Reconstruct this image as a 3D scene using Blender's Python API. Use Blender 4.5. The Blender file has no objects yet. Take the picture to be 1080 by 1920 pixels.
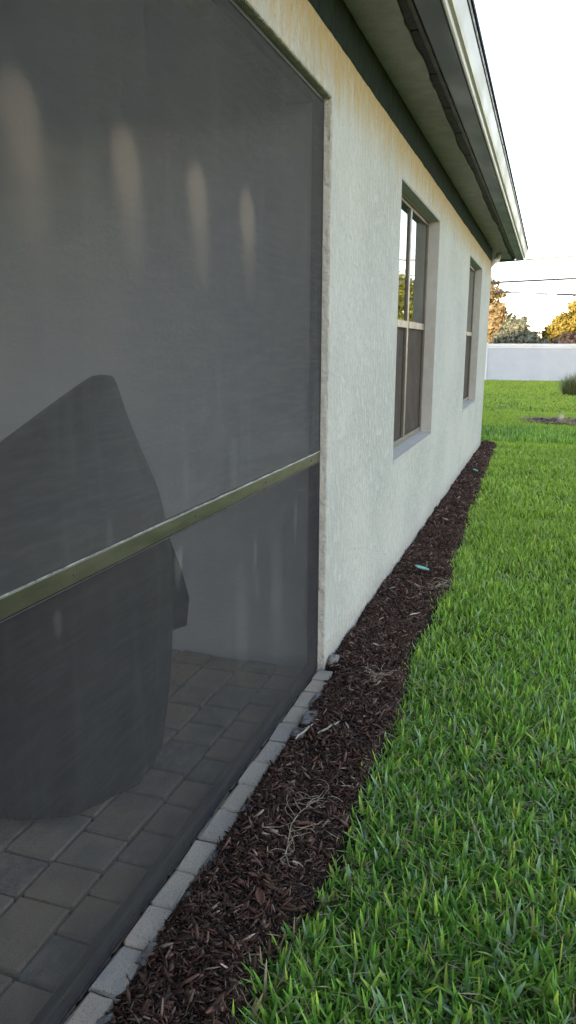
import bpy, bmesh, math, random
import numpy as np
from mathutils import Matrix, Vector

random.seed(7)
rng = np.random.default_rng(11)
sc = bpy.context.scene
COL = sc.collection

# ------------------------------------------------------------------ camera, sky, sun, exposure
CAM = Vector((0.872, 0.0, 1.45))
PITCH, YAW, ROLL = -0.21765, 0.32645, -0.00304
cy_, sy_, cp_, sp_ = math.cos(YAW), math.sin(YAW), math.cos(PITCH), math.sin(PITCH)
fwd = Vector((-sy_ * cp_, cy_ * cp_, sp_))
rgt = Vector((cy_, sy_, 0))
upv = rgt.cross(fwd)
r_ = rgt * math.cos(ROLL) - upv * math.sin(ROLL)
u_ = upv * math.cos(ROLL) + rgt * math.sin(ROLL)
cam_d = bpy.data.cameras.new('camera')
cam_d.sensor_fit = 'VERTICAL'
cam_d.sensor_height = 36.0
cam_d.lens = 1415.0 / 1920.0 * 36.0
cam_d.clip_start = 0.02
cam_d.clip_end = 2000
cam = bpy.data.objects.new('camera', cam_d)
COL.objects.link(cam)
m = Matrix((r_, u_, -fwd)).transposed().to_4x4()
m.translation = CAM
cam.matrix_world = m
sc.camera = cam

SUN_EL = math.radians(7.0)
SUN_AZ = math.radians(18.0)          # light travels towards +y, a little towards +x
world = bpy.data.worlds.new('World')
sc.world = world
world.use_nodes = True
wn = world.node_tree
sky = wn.nodes.new('ShaderNodeTexSky')
sky.sky_type = 'NISHITA'
sky.sun_disc = False
sky.sun_elevation = SUN_EL
sky.sun_rotation = math.pi + SUN_AZ
sky.air_density = 0.6
sky.dust_density = 0.15
sky.ozone_density = 1.0
tint = wn.nodes.new('ShaderNodeMix')
tint.data_type = 'RGBA'
tint.blend_type = 'MULTIPLY'
tint.inputs[0].default_value = 1.0
tint.inputs[7].default_value = (1.36, 1.0, 0.78, 1)
wn.links.new(sky.outputs[0], tint.inputs[6])
bg = wn.nodes['Background']
bg.inputs[1].default_value = 0.15
wn.links.new(tint.outputs[2], bg.inputs[0])

sun_d = bpy.data.lights.new('sun', 'SUN')
sun_d.energy = 2.2
sun_d.angle = math.radians(0.6)
sun_d.color = (1.0, 0.72, 0.42)
sun = bpy.data.objects.new('sun', sun_d)
COL.objects.link(sun)
ldir = Vector((math.sin(SUN_AZ) * math.cos(SUN_EL), math.cos(SUN_AZ) * math.cos(SUN_EL), -math.sin(SUN_EL)))
sun.rotation_euler = ldir.to_track_quat('-Z', 'Y').to_euler()
sun.location = (-10, -30, 20)

sc.view_settings.view_transform = 'Standard'
sc.view_settings.look = 'None'
sc.view_settings.gamma = 1.0
sc.view_settings.exposure = 2.75
sc.cycles.max_bounces = 8
sc.cycles.diffuse_bounces = 4
sc.cycles.transparent_max_bounces = 16

# ------------------------------------------------------------------ helpers
def link(o, parent=None):
    COL.objects.link(o)
    if parent is not None:
        o.parent = parent
    return o

def tag(o, label=None, cat=None, group=None, kind=None):
    if label: o['label'] = label
    if cat: o['category'] = cat
    if group: o['group'] = group
    if kind: o['kind'] = kind
    return o

def empty(name, loc=(0, 0, 0)):
    o = bpy.data.objects.new(name, None)
    o.location = loc
    o.empty_display_size = 0.1
    return link(o)

def mesh_np(name, V, F, mat=None, parent=None, col=None, smooth=False):
    """V (n,3) array, F list of index arrays each (k, nv)."""
    me = bpy.data.meshes.new(name)
    V = np.asarray(V, np.float32)
    if not isinstance(F, list):
        F = [F]
    F = [np.asarray(f, np.int32) for f in F if len(f)]
    me.vertices.add(len(V))
    me.vertices.foreach_set('co', V.ravel())
    idx = np.concatenate([f.ravel() for f in F])
    tot = np.concatenate([np.full(len(f), f.shape[1], np.int32) for f in F])
    st = np.concatenate([[0], np.cumsum(tot)[:-1]]).astype(np.int32)
    me.loops.add(len(idx))
    me.loops.foreach_set('vertex_index', idx)
    me.polygons.add(len(tot))
    me.polygons.foreach_set('loop_start', st)
    me.polygons.foreach_set('loop_total', tot)
    if smooth:
        me.polygons.foreach_set('use_smooth', np.ones(len(tot), bool))
    me.update(calc_edges=True)
    me.validate()
    if col is not None:
        a = me.color_attributes.new('tint', 'FLOAT_COLOR', 'POINT')
        c = np.ones((len(V), 4), np.float32)
        c[:, :3] = col
        a.data.foreach_set('color', c.ravel())
    if mat: me.materials.append(mat)
    o = bpy.data.objects.new(name, me)
    return link(o, parent)

def bm_obj(name, bm, mat=None, parent=None, smooth=False):
    bmesh.ops.recalc_face_normals(bm, faces=bm.faces)
    me = bpy.data.meshes.new(name)
    bm.to_mesh(me)
    bm.free()
    if smooth:
        for p in me.polygons: p.use_smooth = True
    if mat: me.materials.append(mat)
    return link(bpy.data.objects.new(name, me), parent)

def add_box(bm, lo, hi, bevel=0.0, seg=1):
    b2 = bmesh.new()
    r = bmesh.ops.create_cube(b2, size=1.0)
    lo, hi = Vector(lo), Vector(hi)
    for v in b2.verts:
        v.co = Vector((lo[i] + (v.co[i] + 0.5) * (hi[i] - lo[i]) for i in range(3)))
    if bevel > 0:
        bmesh.ops.bevel(b2, geom=list(b2.edges), offset=bevel, segments=seg, affect='EDGES', profile=0.5)
    me = bpy.data.meshes.new('tmp')
    b2.to_mesh(me); b2.free()
    bm.from_mesh(me)
    bpy.data.meshes.remove(me)

def box(name, lo, hi, mat, parent=None, bevel=0.003, seg=1):
    bm = bmesh.new()
    add_box(bm, lo, hi, bevel, seg)
    return bm_obj(name, bm, mat, parent)

def tube(bm, pts, radii, n=6, cap=True):
    pts = [Vector(p) for p in pts]
    rings = []
    prev = None
    for i, p in enumerate(pts):
        d = (pts[min(i + 1, len(pts) - 1)] - pts[max(i - 1, 0)]).normalized()
        if prev is None:
            a = d.orthogonal().normalized()
        else:
            a = (prev - d * prev.dot(d)).normalized()
        prev = a
        b = d.cross(a)
        rr = radii[i] if hasattr(radii, '__len__') else radii
        rings.append([bm.verts.new(p + (a * math.cos(t) + b * math.sin(t)) * rr) for t in [2 * math.pi * k / n for k in range(n)]])
    for i in range(len(rings) - 1):
        for k in range(n):
            bm.faces.new((rings[i][k], rings[i][(k + 1) % n], rings[i + 1][(k + 1) % n], rings[i + 1][k]))
    if cap:
        bm.faces.new(rings[0][::-1]); bm.faces.new(rings[-1])

def vnoise(n, scale, seed):
    """smooth 2-D value noise sampler"""
    g = np.random.default_rng(seed).random((n, n))
    def f(x, y):
        x = np.asarray(x, float) / scale; y = np.asarray(y, float) / scale
        xi = np.floor(x).astype(int); yi = np.floor(y).astype(int)
        fx = x - xi; fy = y - yi
        fx = fx * fx * (3 - 2 * fx); fy = fy * fy * (3 - 2 * fy)
        a = g[xi % n, yi % n]; b = g[(xi + 1) % n, yi % n]; c = g[xi % n, (yi + 1) % n]; d = g[(xi + 1) % n, (yi + 1) % n]
        return (a * (1 - fx) + b * fx) * (1 - fy) + (c * (1 - fx) + d * fx) * fy
    return f

# ------------------------------------------------------------------ materials
class NT:
    def __init__(s, name):
        s.m = bpy.data.materials.new(name); s.m.use_nodes = True
        s.t = s.m.node_tree; s.b = s.t.nodes['Principled BSDF']
        s.co = s.t.nodes.new('ShaderNodeTexCoord').outputs['Object']
    def n(s, typ, **kw):
        x = s.t.nodes.new(typ)
        for k, v in kw.items(): setattr(x, k, v)
        return x
    def set(s, sock, v):
        if hasattr(v, 'is_linked') or isinstance(v, bpy.types.NodeSocket): s.t.links.new(v, sock)
        else: sock.default_value = v
    def math(s, op, a, b=0.0, c=None, clamp=False):
        x = s.n('ShaderNodeMath', operation=op, use_clamp=clamp)
        s.set(x.inputs[0], a); s.set(x.inputs[1], b)
        if c is not None: s.set(x.inputs[2], c)
        return x.outputs[0]
    def mapv(s, scale=(1, 1, 1), loc=(0, 0, 0), src=None):
        x = s.n('ShaderNodeMapping'); x.inputs['Scale'].default_value = scale; x.inputs['Location'].default_value = loc
        s.t.links.new(src or s.co, x.inputs[0]); return x.outputs[0]
    def noise(s, scale, detail=4, rough=0.55, vec=None, out=0, dist=0.0):
        x = s.n('ShaderNodeTexNoise'); x.inputs['Scale'].default_value = scale; x.inputs['Detail'].default_value = detail
        x.inputs['Roughness'].default_value = rough; x.inputs['Distortion'].default_value = dist
        s.t.links.new(vec or s.co, x.inputs['Vector']); return x.outputs[out]
    def vor(s, scale, vec=None, feature='F1', out=0):
        x = s.n('ShaderNodeTexVoronoi', feature=feature); x.inputs['Scale'].default_value = scale
        s.t.links.new(vec or s.co, x.inputs['Vector']); return x.outputs[out]
    def ramp(s, fac, stops):
        x = s.n('ShaderNodeValToRGB'); e = x.color_ramp.elements
        while len(e) < len(stops): e.new(0.5)
        for i, (p, c) in enumerate(stops):
            e[i].position = p; e[i].color = (c[0], c[1], c[2], 1) if hasattr(c, '__len__') else (c, c, c, 1)
        s.set(x.inputs[0], fac); return x.outputs[0]
    def rng(s, v, a, b, c=0.0, d=1.0):
        x = s.n('ShaderNodeMapRange', interpolation_type='SMOOTHSTEP'); s.set(x.inputs[0], v)
        for i, q in enumerate((a, b, c, d)): x.inputs[1 + i].default_value = q
        return x.outputs[0]
    def mix(s, fac, a, b, blend='MIX'):
        x = s.n('ShaderNodeMix', data_type='RGBA', blend_type=blend)
        s.set(x.inputs[0], fac)
        for q, v in ((6, a), (7, b)):
            if isinstance(v, (tuple, list)): v = tuple(v) + (1,) if len(v) == 3 else v
            s.set(x.inputs[q], v)
        return x.outputs[2]
    def xyz(s, src=None):
        x = s.n('ShaderNodeSeparateXYZ'); s.t.links.new(src or s.co, x.inputs[0]); return x.outputs
    def bump(s, h, strength=0.4, dist=0.01):
        x = s.n('ShaderNodeBump'); x.inputs['Strength'].default_value = strength; x.inputs['Distance'].default_value = dist
        s.t.links.new(h, x.inputs['Height']); s.t.links.new(x.outputs[0], s.b.inputs['Normal'])
    def out(s, col=None, rough=0.8, spec=0.3, metal=0.0):
        if col is not None:
            if isinstance(col, (tuple, list)): col = tuple(col) + (1,)
            s.set(s.b.inputs['Base Color'], col)
        s.set(s.b.inputs['Roughness'], rough); s.b.inputs['Specular IOR Level'].default_value = spec
        s.set(s.b.inputs['Metallic'], metal)
        return s.m

def mat_stucco():
    t = NT('stucco_paint')
    p = t.xyz()
    streak = t.mapv((1, 9.0, 1.0))
    n1 = t.noise(16, 5, 0.65, t.mapv((1, 1.6, 0.8)))
    n2 = t.noise(70, 4, 0.6, t.mapv((1, 1.5, 0.7)))
    big = t.noise(1.3, 3, 0.5)
    col = t.mix(t.rng(n1, 0.35, 0.7), (0.46, 0.468, 0.445), (0.585, 0.59, 0.562))
    col = t.mix(t.rng(big, 0.3, 0.7), col, (0.60, 0.60, 0.56))
    pit = t.rng(n2, 0.34, 0.42, 1.0, 0.0)
    col = t.mix(t.math('MULTIPLY', pit, 0.55), col, (0.40, 0.42, 0.42))
    # rusty yellow run-off stains under the eave
    sn = t.noise(1.1, 5, 0.7, streak)
    zz = t.math('ADD', p[2], t.math('MULTIPLY', t.math('SUBTRACT', sn, 0.5), 0.45))
    stain = t.rng(zz, 2.32, 2.60)
    fine = t.rng(t.noise(14, 5, 0.7, t.mapv((1, 2.2, 0.5))), 0.36, 0.60)
    st2 = t.math('MULTIPLY', stain, t.math('ADD', t.math('MULTIPLY', fine, 0.4), 0.6))
    col = t.mix(st2, col, (0.50, 0.30, 0.06))
    drip = t.math('MULTIPLY', t.rng(t.noise(2.4, 3, 0.6, t.mapv((1, 14, 0.25))), 0.56, 0.74), t.rng(p[2], 1.2, 2.5))
    col = t.mix(t.math('MULTIPLY', drip, 0.5), col, (0.50, 0.45, 0.28))
    wide = t.rng(p[2], 1.6, 2.6)
    col = t.mix(t.math('MULTIPLY', wide, 0.22), col, (0.62, 0.60, 0.45))
    # faint soil splash at the foot of the wall
    foot = t.math('MULTIPLY', t.rng(p[2], 0.02, 0.16, 1.0, 0.0), t.rng(n1, 0.3, 0.65))
    col = t.mix(t.math('MULTIPLY', foot, 0.5), col, (0.30, 0.25, 0.21))
    tr = t.vor(34, t.mapv((1, 1.3, 0.55)), 'SMOOTH_F1')
    n4 = t.noise(7, 4, 0.6, t.mapv((1, 1.2, 0.8)))
    flat = t.rng(n4, 0.38, 0.62)
    h = t.math('ADD', t.math('MULTIPLY', t.rng(n1, 0.42, 0.60), 0.7), t.math('ADD', t.math('MULTIPLY', n2, 0.7), t.math('MULTIPLY', t.math('MULTIPLY', tr, flat), 0.45)))
    t.bump(h, 0.75, 0.012)
    return t.out(col, 0.88, 0.2)

def mat_noise(name, a, b, scale=8, rough=0.6, spec=0.3, bump=0.2, bdist=0.004, stretch=(1, 1, 1), metal=0.0, bscale=None):
    t = NT(name)
    v = t.mapv(stretch)
    n = t.noise(scale, 5, 0.6, v)
    col = t.mix(t.rng(n, 0.3, 0.7), a, b)
    if bump: t.bump(t.noise(bscale or scale * 4, 5, 0.6, v), bump, bdist)
    rr = t.rng(t.noise(scale * 2.3, 3, 0.5, v), 0.3, 0.7, max(rough - 0.08, 0.02), min(rough + 0.08, 1))
    return t.out(col, rr, spec, metal)

def mat_tint(name, rough=0.6, spec=0.3, transl=0.0, bump=0.0, bscale=200):
    t = NT(name)
    a = t.n('ShaderNodeAttribute', attribute_name='tint')
    t.out(a.outputs['Color'], rough, spec)
    if bump: t.bump(t.noise(bscale, 3, 0.6), bump, 0.002)
    if transl > 0:
        tr = t.n('ShaderNodeBsdfTranslucent'); mx = t.n('ShaderNodeMixShader'); mx.inputs[0].default_value = transl
        t.t.links.new(a.outputs['Color'], tr.inputs['Color'])
        o = t.t.nodes['Material Output']
        t.t.links.new(t.b.outputs[0], mx.inputs[1]); t.t.links.new(tr.outputs[0], mx.inputs[2]); t.t.links.new(mx.outputs[0], o.inputs[0])
    return t.m

def mat_paver(name, c1, c2, c3):
    t = NT(name)
    oi = t.n('ShaderNodeObjectInfo').outputs['Random']
    geo = t.n('ShaderNodeNewGeometry').outputs['Position']
    base = t.ramp(oi, [(0.0, c1), (0.45, c2), (0.8, c3), (1.0, c1)])
    n = t.noise(14, 5, 0.65, geo)
    col = t.mix(t.rng(n, 0.3, 0.75), base, c2)
    col = t.mix(t.math('MULTIPLY', t.rng(t.noise(5, 3, 0.5, geo), 0.4, 0.7), 0.5), col, c3)
    sp = t.noise(240, 2, 0.6, geo)
    col = t.mix(t.math('MULTIPLY', t.rng(sp, 0.55, 0.7), 0.5), col, (0.45, 0.43, 0.40))
    col = t.mix(t.math('MULTIPLY', t.rng(sp, 0.32, 0.42, 1, 0), 0.6), col, (0.07, 0.065, 0.06))
    t.bump(t.math('ADD', t.noise(60, 5, 0.65, geo), t.math('MULTIPLY', sp, 0.5)), 0.55, 0.005)
    return t.out(col, 0.85, 0.2)

def mat_screen(name='screen_mesh', k=1.0):
    t = NT(name)
    p = t.xyz()
    # cloudy dirt on the weave
    cl = t.noise(1.1, 4, 0.6, t.mapv((1, 1, 0.6)))
    st = t.noise(2.2, 5, 0.65, t.mapv((1, 7, 0.6)))
    col = t.mix(t.rng(cl, 0.3, 0.7), (0.068 * k, 0.071 * k, 0.081 * k), (0.108 * k, 0.106 * k, 0.106 * k))
    col = t.mix(t.math('MULTIPLY', t.rng(st, 0.5, 0.78), 0.4), col, (0.20 * k, 0.21 * k, 0.205 * k))
    wv = t.noise(7, 6, 0.75, t.mapv((1, 1, 11)))
    col = t.mix(t.math('MULTIPLY', t.rng(wv, 0.44, 0.62), 0.5), col, (0.15 * k, 0.147 * k, 0.147 * k))
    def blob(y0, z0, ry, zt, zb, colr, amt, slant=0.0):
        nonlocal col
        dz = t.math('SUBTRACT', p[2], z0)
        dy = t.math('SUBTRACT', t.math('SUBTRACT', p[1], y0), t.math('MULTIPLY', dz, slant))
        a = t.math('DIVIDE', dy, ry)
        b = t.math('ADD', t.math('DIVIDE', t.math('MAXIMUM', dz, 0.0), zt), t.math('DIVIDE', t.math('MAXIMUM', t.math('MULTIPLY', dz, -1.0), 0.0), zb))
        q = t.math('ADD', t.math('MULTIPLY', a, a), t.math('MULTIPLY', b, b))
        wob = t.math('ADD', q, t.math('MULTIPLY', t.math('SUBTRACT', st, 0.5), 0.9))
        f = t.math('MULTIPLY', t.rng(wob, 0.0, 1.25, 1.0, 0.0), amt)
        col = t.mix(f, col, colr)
    peach = (0.55, 0.45, 0.37)  # evenly spaced row of peach patches, rounded above and fading downward
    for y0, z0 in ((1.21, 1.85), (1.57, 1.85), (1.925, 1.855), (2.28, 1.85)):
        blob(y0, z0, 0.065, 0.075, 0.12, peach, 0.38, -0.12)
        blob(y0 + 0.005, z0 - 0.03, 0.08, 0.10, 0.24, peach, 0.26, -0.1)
    pale = (0.36, 0.36, 0.34)
    for y0, z0, ry, zt, zb, a in ((2.15, 1.12, .03, .05, .12, .5), (1.82, 1.11, .02, .05, .1, .45), (1.755, .885, .02, .02, .07, .8), (1.775, .90, .012, .02, .05, .7),
                                  (2.33, .75, .014, .07, .06, .7), (1.222, .905, .014, .02, .04, .6), (1.43, 1.03, .012, .04, .04, .5), (2.77, .80, .02, .06, .12, .5),
                                  (2.55, 1.06, .45, .10, .10, .22), (2.2, .55, .05, .25, .2, .3), (2.55, .5, .06, .3, .25, .3), (2.35, .62, .012, .05, .04, .5)):
        blob(y0, z0, ry * 1.25, zt * 1.2, zb * 1.2, pale, a * 0.42)
    return t.out(col, 0.75, 0.3)

def mat_glass():
    t = NT('window_glass')
    fr = t.n('ShaderNodeFresnel'); fr.inputs['IOR'].default_value = 1.9
    tr = t.n('ShaderNodeBsdfTransparent'); tr.inputs[0].default_value = (0.55, 0.62, 0.60, 1)
    gl = t.n('ShaderNodeBsdfGlossy'); gl.inputs['Roughness'].default_value = 0.0; gl.inputs[0].default_value = (0.92, 0.97, 0.95, 1)
    bp = t.n('ShaderNodeBump'); bp.inputs['Strength'].default_value = 0.06; bp.inputs['Distance'].default_value = 0.01
    t.t.links.new(t.noise(3.0, 2, 0.5), bp.inputs['Height']); t.t.links.new(bp.outputs[0], gl.inputs['Normal'])
    mx = t.n('ShaderNodeMixShader')
    t.t.links.new(fr.outputs[0], mx.inputs[0]); t.t.links.new(tr.outputs[0], mx.inputs[1]); t.t.links.new(gl.outputs[0], mx.inputs[2])
    t.t.links.new(mx.outputs[0], t.t.nodes['Material Output'].inputs[0])
    return t.m

def mat_lawn():
    t = NT('lawn_soil')
    n = t.noise(9, 5, 0.6); b = t.noise(0.5, 3, 0.5)
    col = t.mix(t.rng(n, 0.3, 0.7), (0.035, 0.05, 0.016), (0.11, 0.10, 0.045))
    col = t.mix(t.math('MULTIPLY', t.rng(b, 0.3, 0.7), 0.6), col, (0.06, 0.11, 0.02))
    t.bump(t.noise(60, 4, 0.6), 0.6, 0.02)
    return t.out(col, 0.95, 0.1)

M = {}
M['stucco'] = mat_stucco()
M['reveal'] = mat_noise('reveal_paint', (0.44, 0.435, 0.415), (0.50, 0.49, 0.47), 12, 0.8, 0.25, 0.3, 0.004)
M['eave_shade'] = mat_noise('eave_shade_tone', (0.016, 0.025, 0.020), (0.028, 0.040, 0.032), 6, 0.92, 0.03, 0.4, 0.006, (1, 4, 1))  # near-black green that carries the shade under the eave as colour
M['soffit'] = mat_noise('soffit_stucco', (0.40, 0.375, 0.395), (0.50, 0.465, 0.49), 10, 0.9, 0.15, 0.8, 0.012, (1, 1, 1), 0, 60)
M['vent'] = mat_noise('vent_dark', (0.018, 0.016, 0.02), (0.035, 0.03, 0.035), 20, 0.6, 0.3, 0.2)
M['gutter'] = mat_noise('gutter_paint', (0.52, 0.50, 0.45), (0.60, 0.575, 0.51), 3, 0.5, 0.3, 0.08, 0.004, (1, 0.3, 1))
M['gutter_under'] = mat_noise('gutter_shaded_paint', (0.13, 0.135, 0.18), (0.18, 0.185, 0.235), 2.5, 0.38, 0.5, 0.06, 0.004, (1, 0.4, 1))  # darker and bluer than the face: underside shade put into the colour
M['shingle'] = mat_noise('roof_shingle', (0.05, 0.045, 0.05), (0.10, 0.085, 0.085), 14, 0.9, 0.1, 0.5, 0.01)
M['brown'] = mat_noise('bronze_fascia', (0.055, 0.045, 0.05), (0.08, 0.065, 0.07), 5, 0.5, 0.4, 0.1)
M['frame'] = mat_noise('window_frame_paint', (0.13, 0.106, 0.087), (0.175, 0.145, 0.12), 8, 0.45, 0.4, 0.08, 0.003)
M['gasket'] = mat_noise('black_gasket', (0.012, 0.012, 0.012), (0.03, 0.028, 0.026), 20, 0.6, 0.3, 0.1)
M['rail'] = mat_noise('olive_rail', (0.045, 0.047, 0.031), (0.08, 0.08, 0.054), 7, 0.38, 0.5, 0.25, 0.003, (1, 0.5, 2), 0.2)
M['rail_edge'] = mat_noise('rail_highlight', (0.10, 0.10, 0.085), (0.52, 0.51, 0.47), 16, 0.35, 0.5, 0.1, 0.002, (1, 1, 1), 0.3)  # bright patchy colour that puts a highlight line on the rail's top edge
M['dark_metal'] = mat_noise('dark_bronze', (0.025, 0.026, 0.03), (0.045, 0.045, 0.048), 9, 0.5, 0.4, 0.1)
M['screen'] = mat_screen('screen_mesh', 1.22)
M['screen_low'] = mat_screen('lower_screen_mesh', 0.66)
M['insect'] = mat_noise('insect_mesh', (0.085, 0.07, 0.06), (0.11, 0.09, 0.08), 3, 0.7, 0.3, 0.0)
M['glass'] = mat_glass()
M['inner_wall'] = mat_noise('lanai_wall', (0.70, 0.72, 0.76), (0.77, 0.78, 0.80), 4, 0.9, 0.2, 0.5, 0.01, (1, 1, 1), 0, 40)
M['room'] = mat_noise('room_wall', (0.25, 0.25, 0.24), (0.3, 0.3, 0.29), 4, 0.9, 0.2, 0.0)
M['paver'] = mat_paver('patio_paver', (0.50, 0.32, 0.18), (0.50, 0.41, 0.30), (0.20, 0.195, 0.19))
M['edge_brick'] = mat_paver('edge_brick', (0.47, 0.36, 0.275), (0.50, 0.44, 0.36), (0.36, 0.335, 0.30))
M['sand'] = mat_noise('joint_sand', (0.02, 0.018, 0.017), (0.04, 0.036, 0.033), 60, 0.95, 0.1, 0.5, 0.004)
M['mortar'] = mat_noise('mortar', (0.16, 0.15, 0.145), (0.30, 0.28, 0.27), 40, 0.9, 0.15, 0.8, 0.006)
M['cover'] = mat_noise('cover_fabric', (0.016, 0.017, 0.02), (0.03, 0.03, 0.034), 6, 0.6, 0.4, 0.25, 0.01)
M['lawn'] = mat_lawn()
M['soil'] = mat_noise('mulch_soil', (0.016, 0.011, 0.009), (0.04, 0.027, 0.022), 40, 0.95, 0.1, 1.0, 0.015, (1, 1, 1), 0, 110)
M['mulch'] = mat_tint('bark_mulch', 0.75, 0.3, 0, 0.5, 300)
M['grass'] = mat_tint('grass_blade', 0.5, 0.22, 0.25)
M['leaf'] = mat_tint('tree_leaf', 0.55, 0.3, 0.25)
M['bark'] = mat_noise('tree_bark', (0.10, 0.075, 0.055), (0.18, 0.14, 0.10), 12, 0.9, 0.1, 0.7, 0.02, (1, 1, 0.3))
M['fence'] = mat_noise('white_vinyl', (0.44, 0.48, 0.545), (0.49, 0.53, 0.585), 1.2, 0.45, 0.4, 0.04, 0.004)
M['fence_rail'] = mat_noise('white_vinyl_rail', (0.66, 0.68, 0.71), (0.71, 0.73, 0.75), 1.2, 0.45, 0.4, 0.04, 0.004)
M['cable'] = mat_noise('cable_rubber', (0.14, 0.14, 0.14), (0.20, 0.20, 0.20), 5, 0.6, 0.3, 0)
M['straw'] = mat_noise('dry_root', (0.30, 0.235, 0.17), (0.46, 0.38, 0.29), 40, 0.8, 0.2, 0.3, 0.002)
M['stick'] = mat_noise('weathered_stick', (0.34, 0.29, 0.25), (0.52, 0.46, 0.41), 60, 0.8, 0.2, 0.5, 0.002, (1, 1, 4))
M['teal'] = mat_noise('teal_leaf', (0.16, 0.46, 0.40), (0.26, 0.58, 0.50), 50, 0.5, 0.4, 0.3, 0.002)
M['redbark'] = mat_noise('red_bark', (0.10, 0.045, 0.03), (0.17, 0.08, 0.055), 40, 0.75, 0.3, 0.6, 0.003, (1, 5, 1))
M['stone'] = mat_noise('tan_stone', (0.42, 0.37, 0.28), (0.55, 0.50, 0.40), 20, 0.85, 0.2, 0.5, 0.01)

# ------------------------------------------------------------------ ground
def sheet(name, x0, x1, y0, y1, z, mat, kind='structure'):
    V = [(x0, y0, z), (x1, y0, z), (x1, y1, z), (x0, y1, z)]
    return tag(mesh_np(name, V, np.array([[0, 1, 2, 3]]), mat), kind=kind)
lawn = sheet('lawn', -400, 400, -400, 600, -0.03, M['lawn'])
tag(lawn, 'flat mown lawn soil reaching to the white fence')

EDGE = [(0.6, .27), (1.239, .29), (1.489, .30), (1.608, .325), (1.838, .36), (2.05, .365), (2.456, .372), (2.903, .352), (3.504, .30), (4.006, .33),
        (4.642, .355), (5.158, .322), (6.596, .268), (8.651, .232), (10.461, .20), (11.3, .20), (11.75, .17), (12.0, .02)]
EY = np.array([e[0] for e in EDGE]); EX = np.array([e[1] for e in EDGE])
wob = vnoise(64, 0.11, 3)
def edge_x(y):
    return np.interp(y, EY, EX) + (wob(np.asarray(y), np.zeros_like(y)) - 0.5) * 0.05
mn = vnoise(64, 0.16, 5); mn2 = vnoise(64, 0.05, 6)
def mulch_z(x, y):
    e = np.interp(y, EY, EX)
    t = np.clip((e + 0.06 - x) / 0.06, 0, 1)
    brick = np.clip((x - 0.03) / 0.05, 0, 1)
    near = np.where(np.asarray(y) < 3.1, brick, 1.0)
    return -0.028 + t * (0.022 + 0.016 * near + 0.022 * (mn(x, y) - 0.4) + 0.010 * (mn2(x, y) - 0.5)) * (0.35 + 0.65 * near)

# mulch bed soil, a low gridded mound between the house and the lawn
ny, nx = 420, 16
ys = np.linspace(0.4, 11.95, ny)
V = []
for y in ys:
    xe = float(np.interp(y, EY, EX)) + 0.05
    x0 = 0.02 if y < 3.11 else -0.01
    for x in np.linspace(x0, xe, nx): V.append((x, y, 0))
V = np.array(V); V[:, 2] = mulch_z(V[:, 0], V[:, 1])
q = np.arange(ny * nx).reshape(ny, nx)
F = np.stack([q[:-1, :-1], q[:-1, 1:], q[1:, 1:], q[1:, :-1]], -1).reshape(-1, 4)
bed = tag(mesh_np('mulch_bed', V, F, M['soil'], smooth=True), 'strip of dark soil along the foot of the house wall', kind='structure')

# bark chips
def chips(n, y0, y1, lmin, lmax, seed):
    r = np.random.default_rng(seed)
    y = r.uniform(y0, y1, n)
    x0 = np.where(y < 3.11, 0.048, 0.004)
    e = edge_x(y) + 0.03
    x = x0 + (e - x0) * r.random(n) ** 0.95
    L = r.uniform(lmin, lmax, n) * (0.5 + r.random(n) ** 2); W = L * r.uniform(0.08, 0.34, n); T = W * r.uniform(0.25, 0.6, n)
    a = r.uniform(0, 2 * np.pi, n); pt = r.normal(0, 0.36, n)
    ux = np.stack([np.cos(a) * np.cos(pt), np.sin(a) * np.cos(pt), np.sin(pt)], 1)
    up = np.stack([r.normal(0, .35, n), r.normal(0, .35, n), np.ones(n)], 1)
    uy = np.cross(up, ux); uy /= np.linalg.norm(uy, axis=1, keepdims=True)
    uz = np.cross(ux, uy)
    z = mulch_z(x, y) + 0.002 + np.abs(np.sin(pt)) * L * 0.35 + r.random(n) * 0.006
    c = np.stack([x, y, z], 1)
    pts = []
    for sx, k in ((-0.5, 0.35), (-0.1, 1.0), (0.5, 0.55)):
        for sy, sz in ((-0.5, -0.5), (0.5, -0.5), (0.35, 0.5), (-0.35, 0.5)):
            j = 1 + r.normal(0, 0.12, n)
            pts.append(c + ux * (L * sx * j)[:, None] + uy * (W * sy * k * j)[:, None] + uz * (T * sz * (0.6 + 0.4 * k))[:, None])
    Vv = np.stack(pts, 1).reshape(-1, 3)
    f = []
    for b in (0, 4):
        for k in range(4): f.append((b + k, b + (k + 1) % 4, b + 4 + (k + 1) % 4, b + 4 + k))
    f += [(3, 2, 1, 0), (8, 9, 10, 11)]
    f = np.array(f)
    Ff = (np.arange(n)[:, None, None] * 12 + f[None]).reshape(-1, 4)
    pal = np.array([(0.032, 0.019, 0.014), (0.054, 0.031, 0.022), (0.088, 0.047, 0.033), (0.125, 0.074, 0.055), (0.18, 0.13, 0.105), (0.30, 0.245, 0.20)])
    ci = r.choice(len(pal), n, p=[.27, .30, .21, .13, .065, .025])
    cc = pal[ci] * r.uniform(0.8, 1.5, (n, 1)) * np.array([(1.08, 1.0, 0.97)])
    return Vv, Ff, np.repeat(cc, 12, 0)
parts = [chips(14000, 0.6, 3.2, 0.009, 0.032, 1), chips(900, 0.6, 3.2, 0.026, 0.046, 7), chips(22000, 0.6, 3.2, 0.003, 0.011, 2), chips(15000, 3.2, 6.0, 0.010, 0.032, 3), chips(9000, 6.0, 11.95, 0.018, 0.045, 4)]
off = 0; VV, FF, CC = [], [], []
for a, b, c in parts:
    VV.append(a); FF.append(b + off); CC.append(c); off += len(a)
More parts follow.
